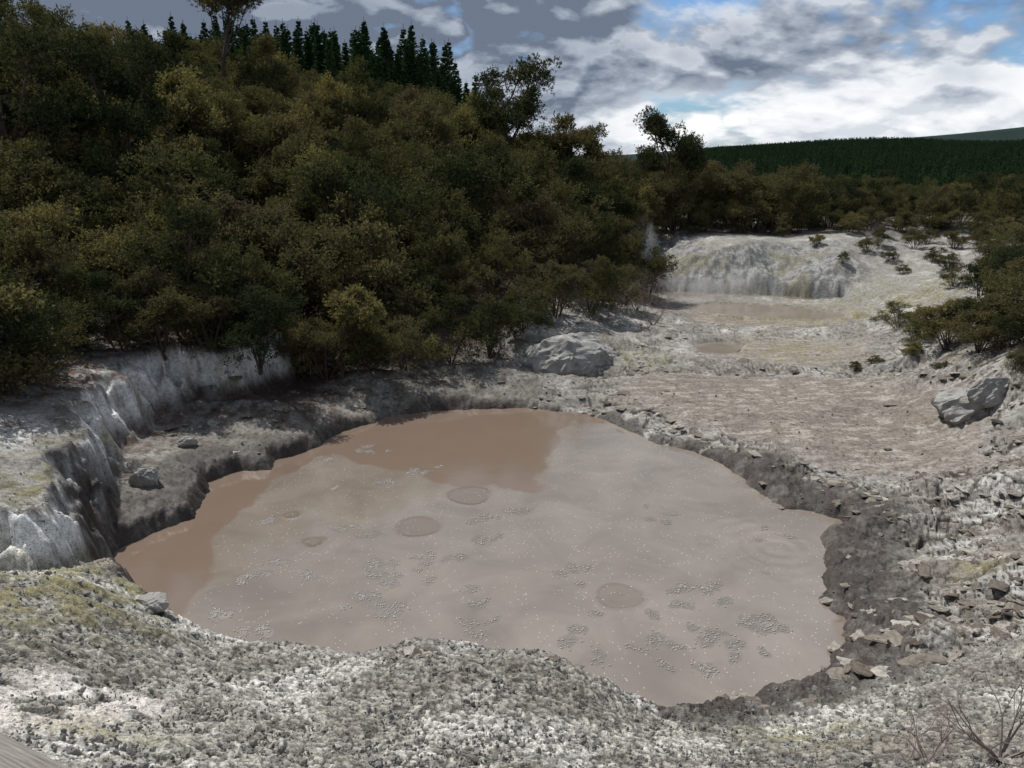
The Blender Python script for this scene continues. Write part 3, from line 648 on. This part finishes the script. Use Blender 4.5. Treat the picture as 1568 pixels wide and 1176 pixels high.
# ---------- wooden fence of the viewing platform
def box(sx,sy,sz,loc,rz,name,parent,bev=.006):
    bm=bmesh.new();bmesh.ops.create_cube(bm,size=1)
    for v in bm.verts: v.co=(v.co.x*sx,v.co.y*sy,v.co.z*sz)
    bmesh.ops.bevel(bm,geom=bm.edges[:],offset=bev,segments=2,affect='EDGES')
    me=bpy.data.meshes.new(name);bm.to_mesh(me);bm.free();me.materials.append(M_wood)
    o=bpy.data.objects.new(name,me);bpy.context.scene.collection.objects.link(o);o.parent=parent;o.location=loc;o.rotation_euler=(0,0,rz);return o
p0=np.array(P(0,1118,4.)[:2]);p1=np.array(P(115,1176,4.)[:2]);d=(p1-p0)/np.linalg.norm(p1-p0);nrm=np.array([d[1],-d[0]])
if nrm@(-p0)<0: nrm=-nrm
emp=bpy.data.objects.new('wooden_fence',None);bpy.context.scene.collection.objects.link(emp)
rz=math.atan2(d[1],d[0]);mid=p0+d*(-.35)+nrm*.07
box(3.2,.14,.045,(mid[0],mid[1],3.9775),rz,'top_rail',emp)
box(3.2,.04,.1,(mid[0],mid[1],3.45),rz,'lower_rail',emp)
for i,s_ in enumerate((-1.5,1.5)):
    q=mid+d*s_;gz_=float(H(q[0],q[1])[0]);hh=3.95-gz_+.3;box(.1,.1,hh,(q[0],q[1],gz_-.3+hh/2),rz,'post_%d'%(i+1),emp)

# ---------- light and sky
SE,SA=58,-46
e=math.radians(SE);a=math.radians(SA)
sd=Vector((math.sin(a)*math.cos(e),math.cos(a)*math.cos(e),math.sin(e)))
su=bpy.data.lights.new('sun','SUN');su.energy=4.7;su.angle=math.radians(.6);su.color=(1,.975,.93)
so=bpy.data.objects.new('sun',su);bpy.context.scene.collection.objects.link(so);so.rotation_euler=(-sd).to_track_quat('-Z','Y').to_euler()
w=bpy.data.worlds.new('World');bpy.context.scene.world=w;w.use_nodes=True;nt=w.node_tree;nt.nodes.clear();g=NT(nt)
sky=g.n('ShaderNodeTexSky');sky.sky_type='NISHITA';sky.sun_disc=False;sky.sun_elevation=e;sky.sun_rotation=a
tc=g.n('ShaderNodeTexCoord').outputs['Generated'];sx_=g.n('ShaderNodeSeparateXYZ');g.l(tc,sx_.inputs[0])
el=g.math('MAXIMUM',sx_.outputs['Z'],0.)
def proj(off):
    zc=g.math('ADD',el,.36+off)
    c=g.n('ShaderNodeCombineXYZ');g.l(g.math('DIVIDE',sx_.outputs['X'],zc),c.inputs[0]);g.l(g.math('DIVIDE',sx_.outputs['Y'],zc),c.inputs[1]);c.inputs[2].default_value=4.1
    return c.outputs[0]
pA=proj(0);pB=proj(.018)
def dens(p):
    a=g.noise(p,1.35,9,.55,.15)
    b=g.noise(p,4.5,4,.5)
    return g.math('MULTIPLY_ADD',g.math('ABSOLUTE',g.math('MULTIPLY_ADD',b,2.,-1.)),.22,a)
nA_=dens(pA);nB_=dens(pB)
big=g.noise(pA,.75,2,.5)
cover=g.ramp(nA_,[(.39,0.),(.46,1.)])
lit=g.math('MULTIPLY_ADD',g.math('SUBTRACT',nA_,nB_),8.5,.5,clamp=True)
elb=g.ramp(el,[(.0,0.),(.06,.0),(.13,.17),(.5,.08)])
thick=g.ramp(g.math('ADD',g.math('ADD',g.math('MULTIPLY',nA_,.6),g.math('MULTIPLY',big,.4)),elb),[(.47,0.),(.76,1.)])
d1=g.math('MULTIPLY',g.math('SUBTRACT',1.,lit),.85)
dark=g.math('ADD',g.math('MULTIPLY',thick,.8),g.math('MULTIPLY',d1,g.math('MULTIPLY_ADD',thick,.6,.5)),clamp=True)
cc=g.ramp(dark,[(0.,(1.0,1.0,1.0,1)),(.3,(.80,.83,.87,1)),(.65,(.38,.43,.51,1)),(1.,(.15,.185,.25,1))])
cc=g.mix(1,cc,(10.,10.,10.,1),'MULTIPLY')
skyc=g.mix(1,sky.outputs[0],(.62,.86,1.15,1),'MULTIPLY')
fin=g.mix(cover,skyc,cc)
bg=g.n('ShaderNodeBackground');bg.inputs[1].default_value=.105;g.l(fin,bg.inputs[0])
o=g.n('ShaderNodeOutputWorld');g.l(bg.outputs[0],o.inputs[0])
w.cycles.sampling_method='MANUAL';w.cycles.sample_map_resolution=512
# ---------- camera
cam=bpy.data.cameras.new('camera');cam.sensor_width=36;cam.lens=36*F/1568;cam.clip_end=12000;cam.clip_start=.05
co=bpy.data.objects.new('camera',cam);bpy.context.scene.collection.objects.link(co);co.location=(0,0,CAMZ);co.rotation_euler=(math.pi/2-PITCH,0,0)
sc_=bpy.context.scene;sc_.camera=co
sc_.view_settings.view_transform='Standard';sc_.view_settings.look='None';sc_.view_settings.exposure=0
print('done',time.time()-T0)
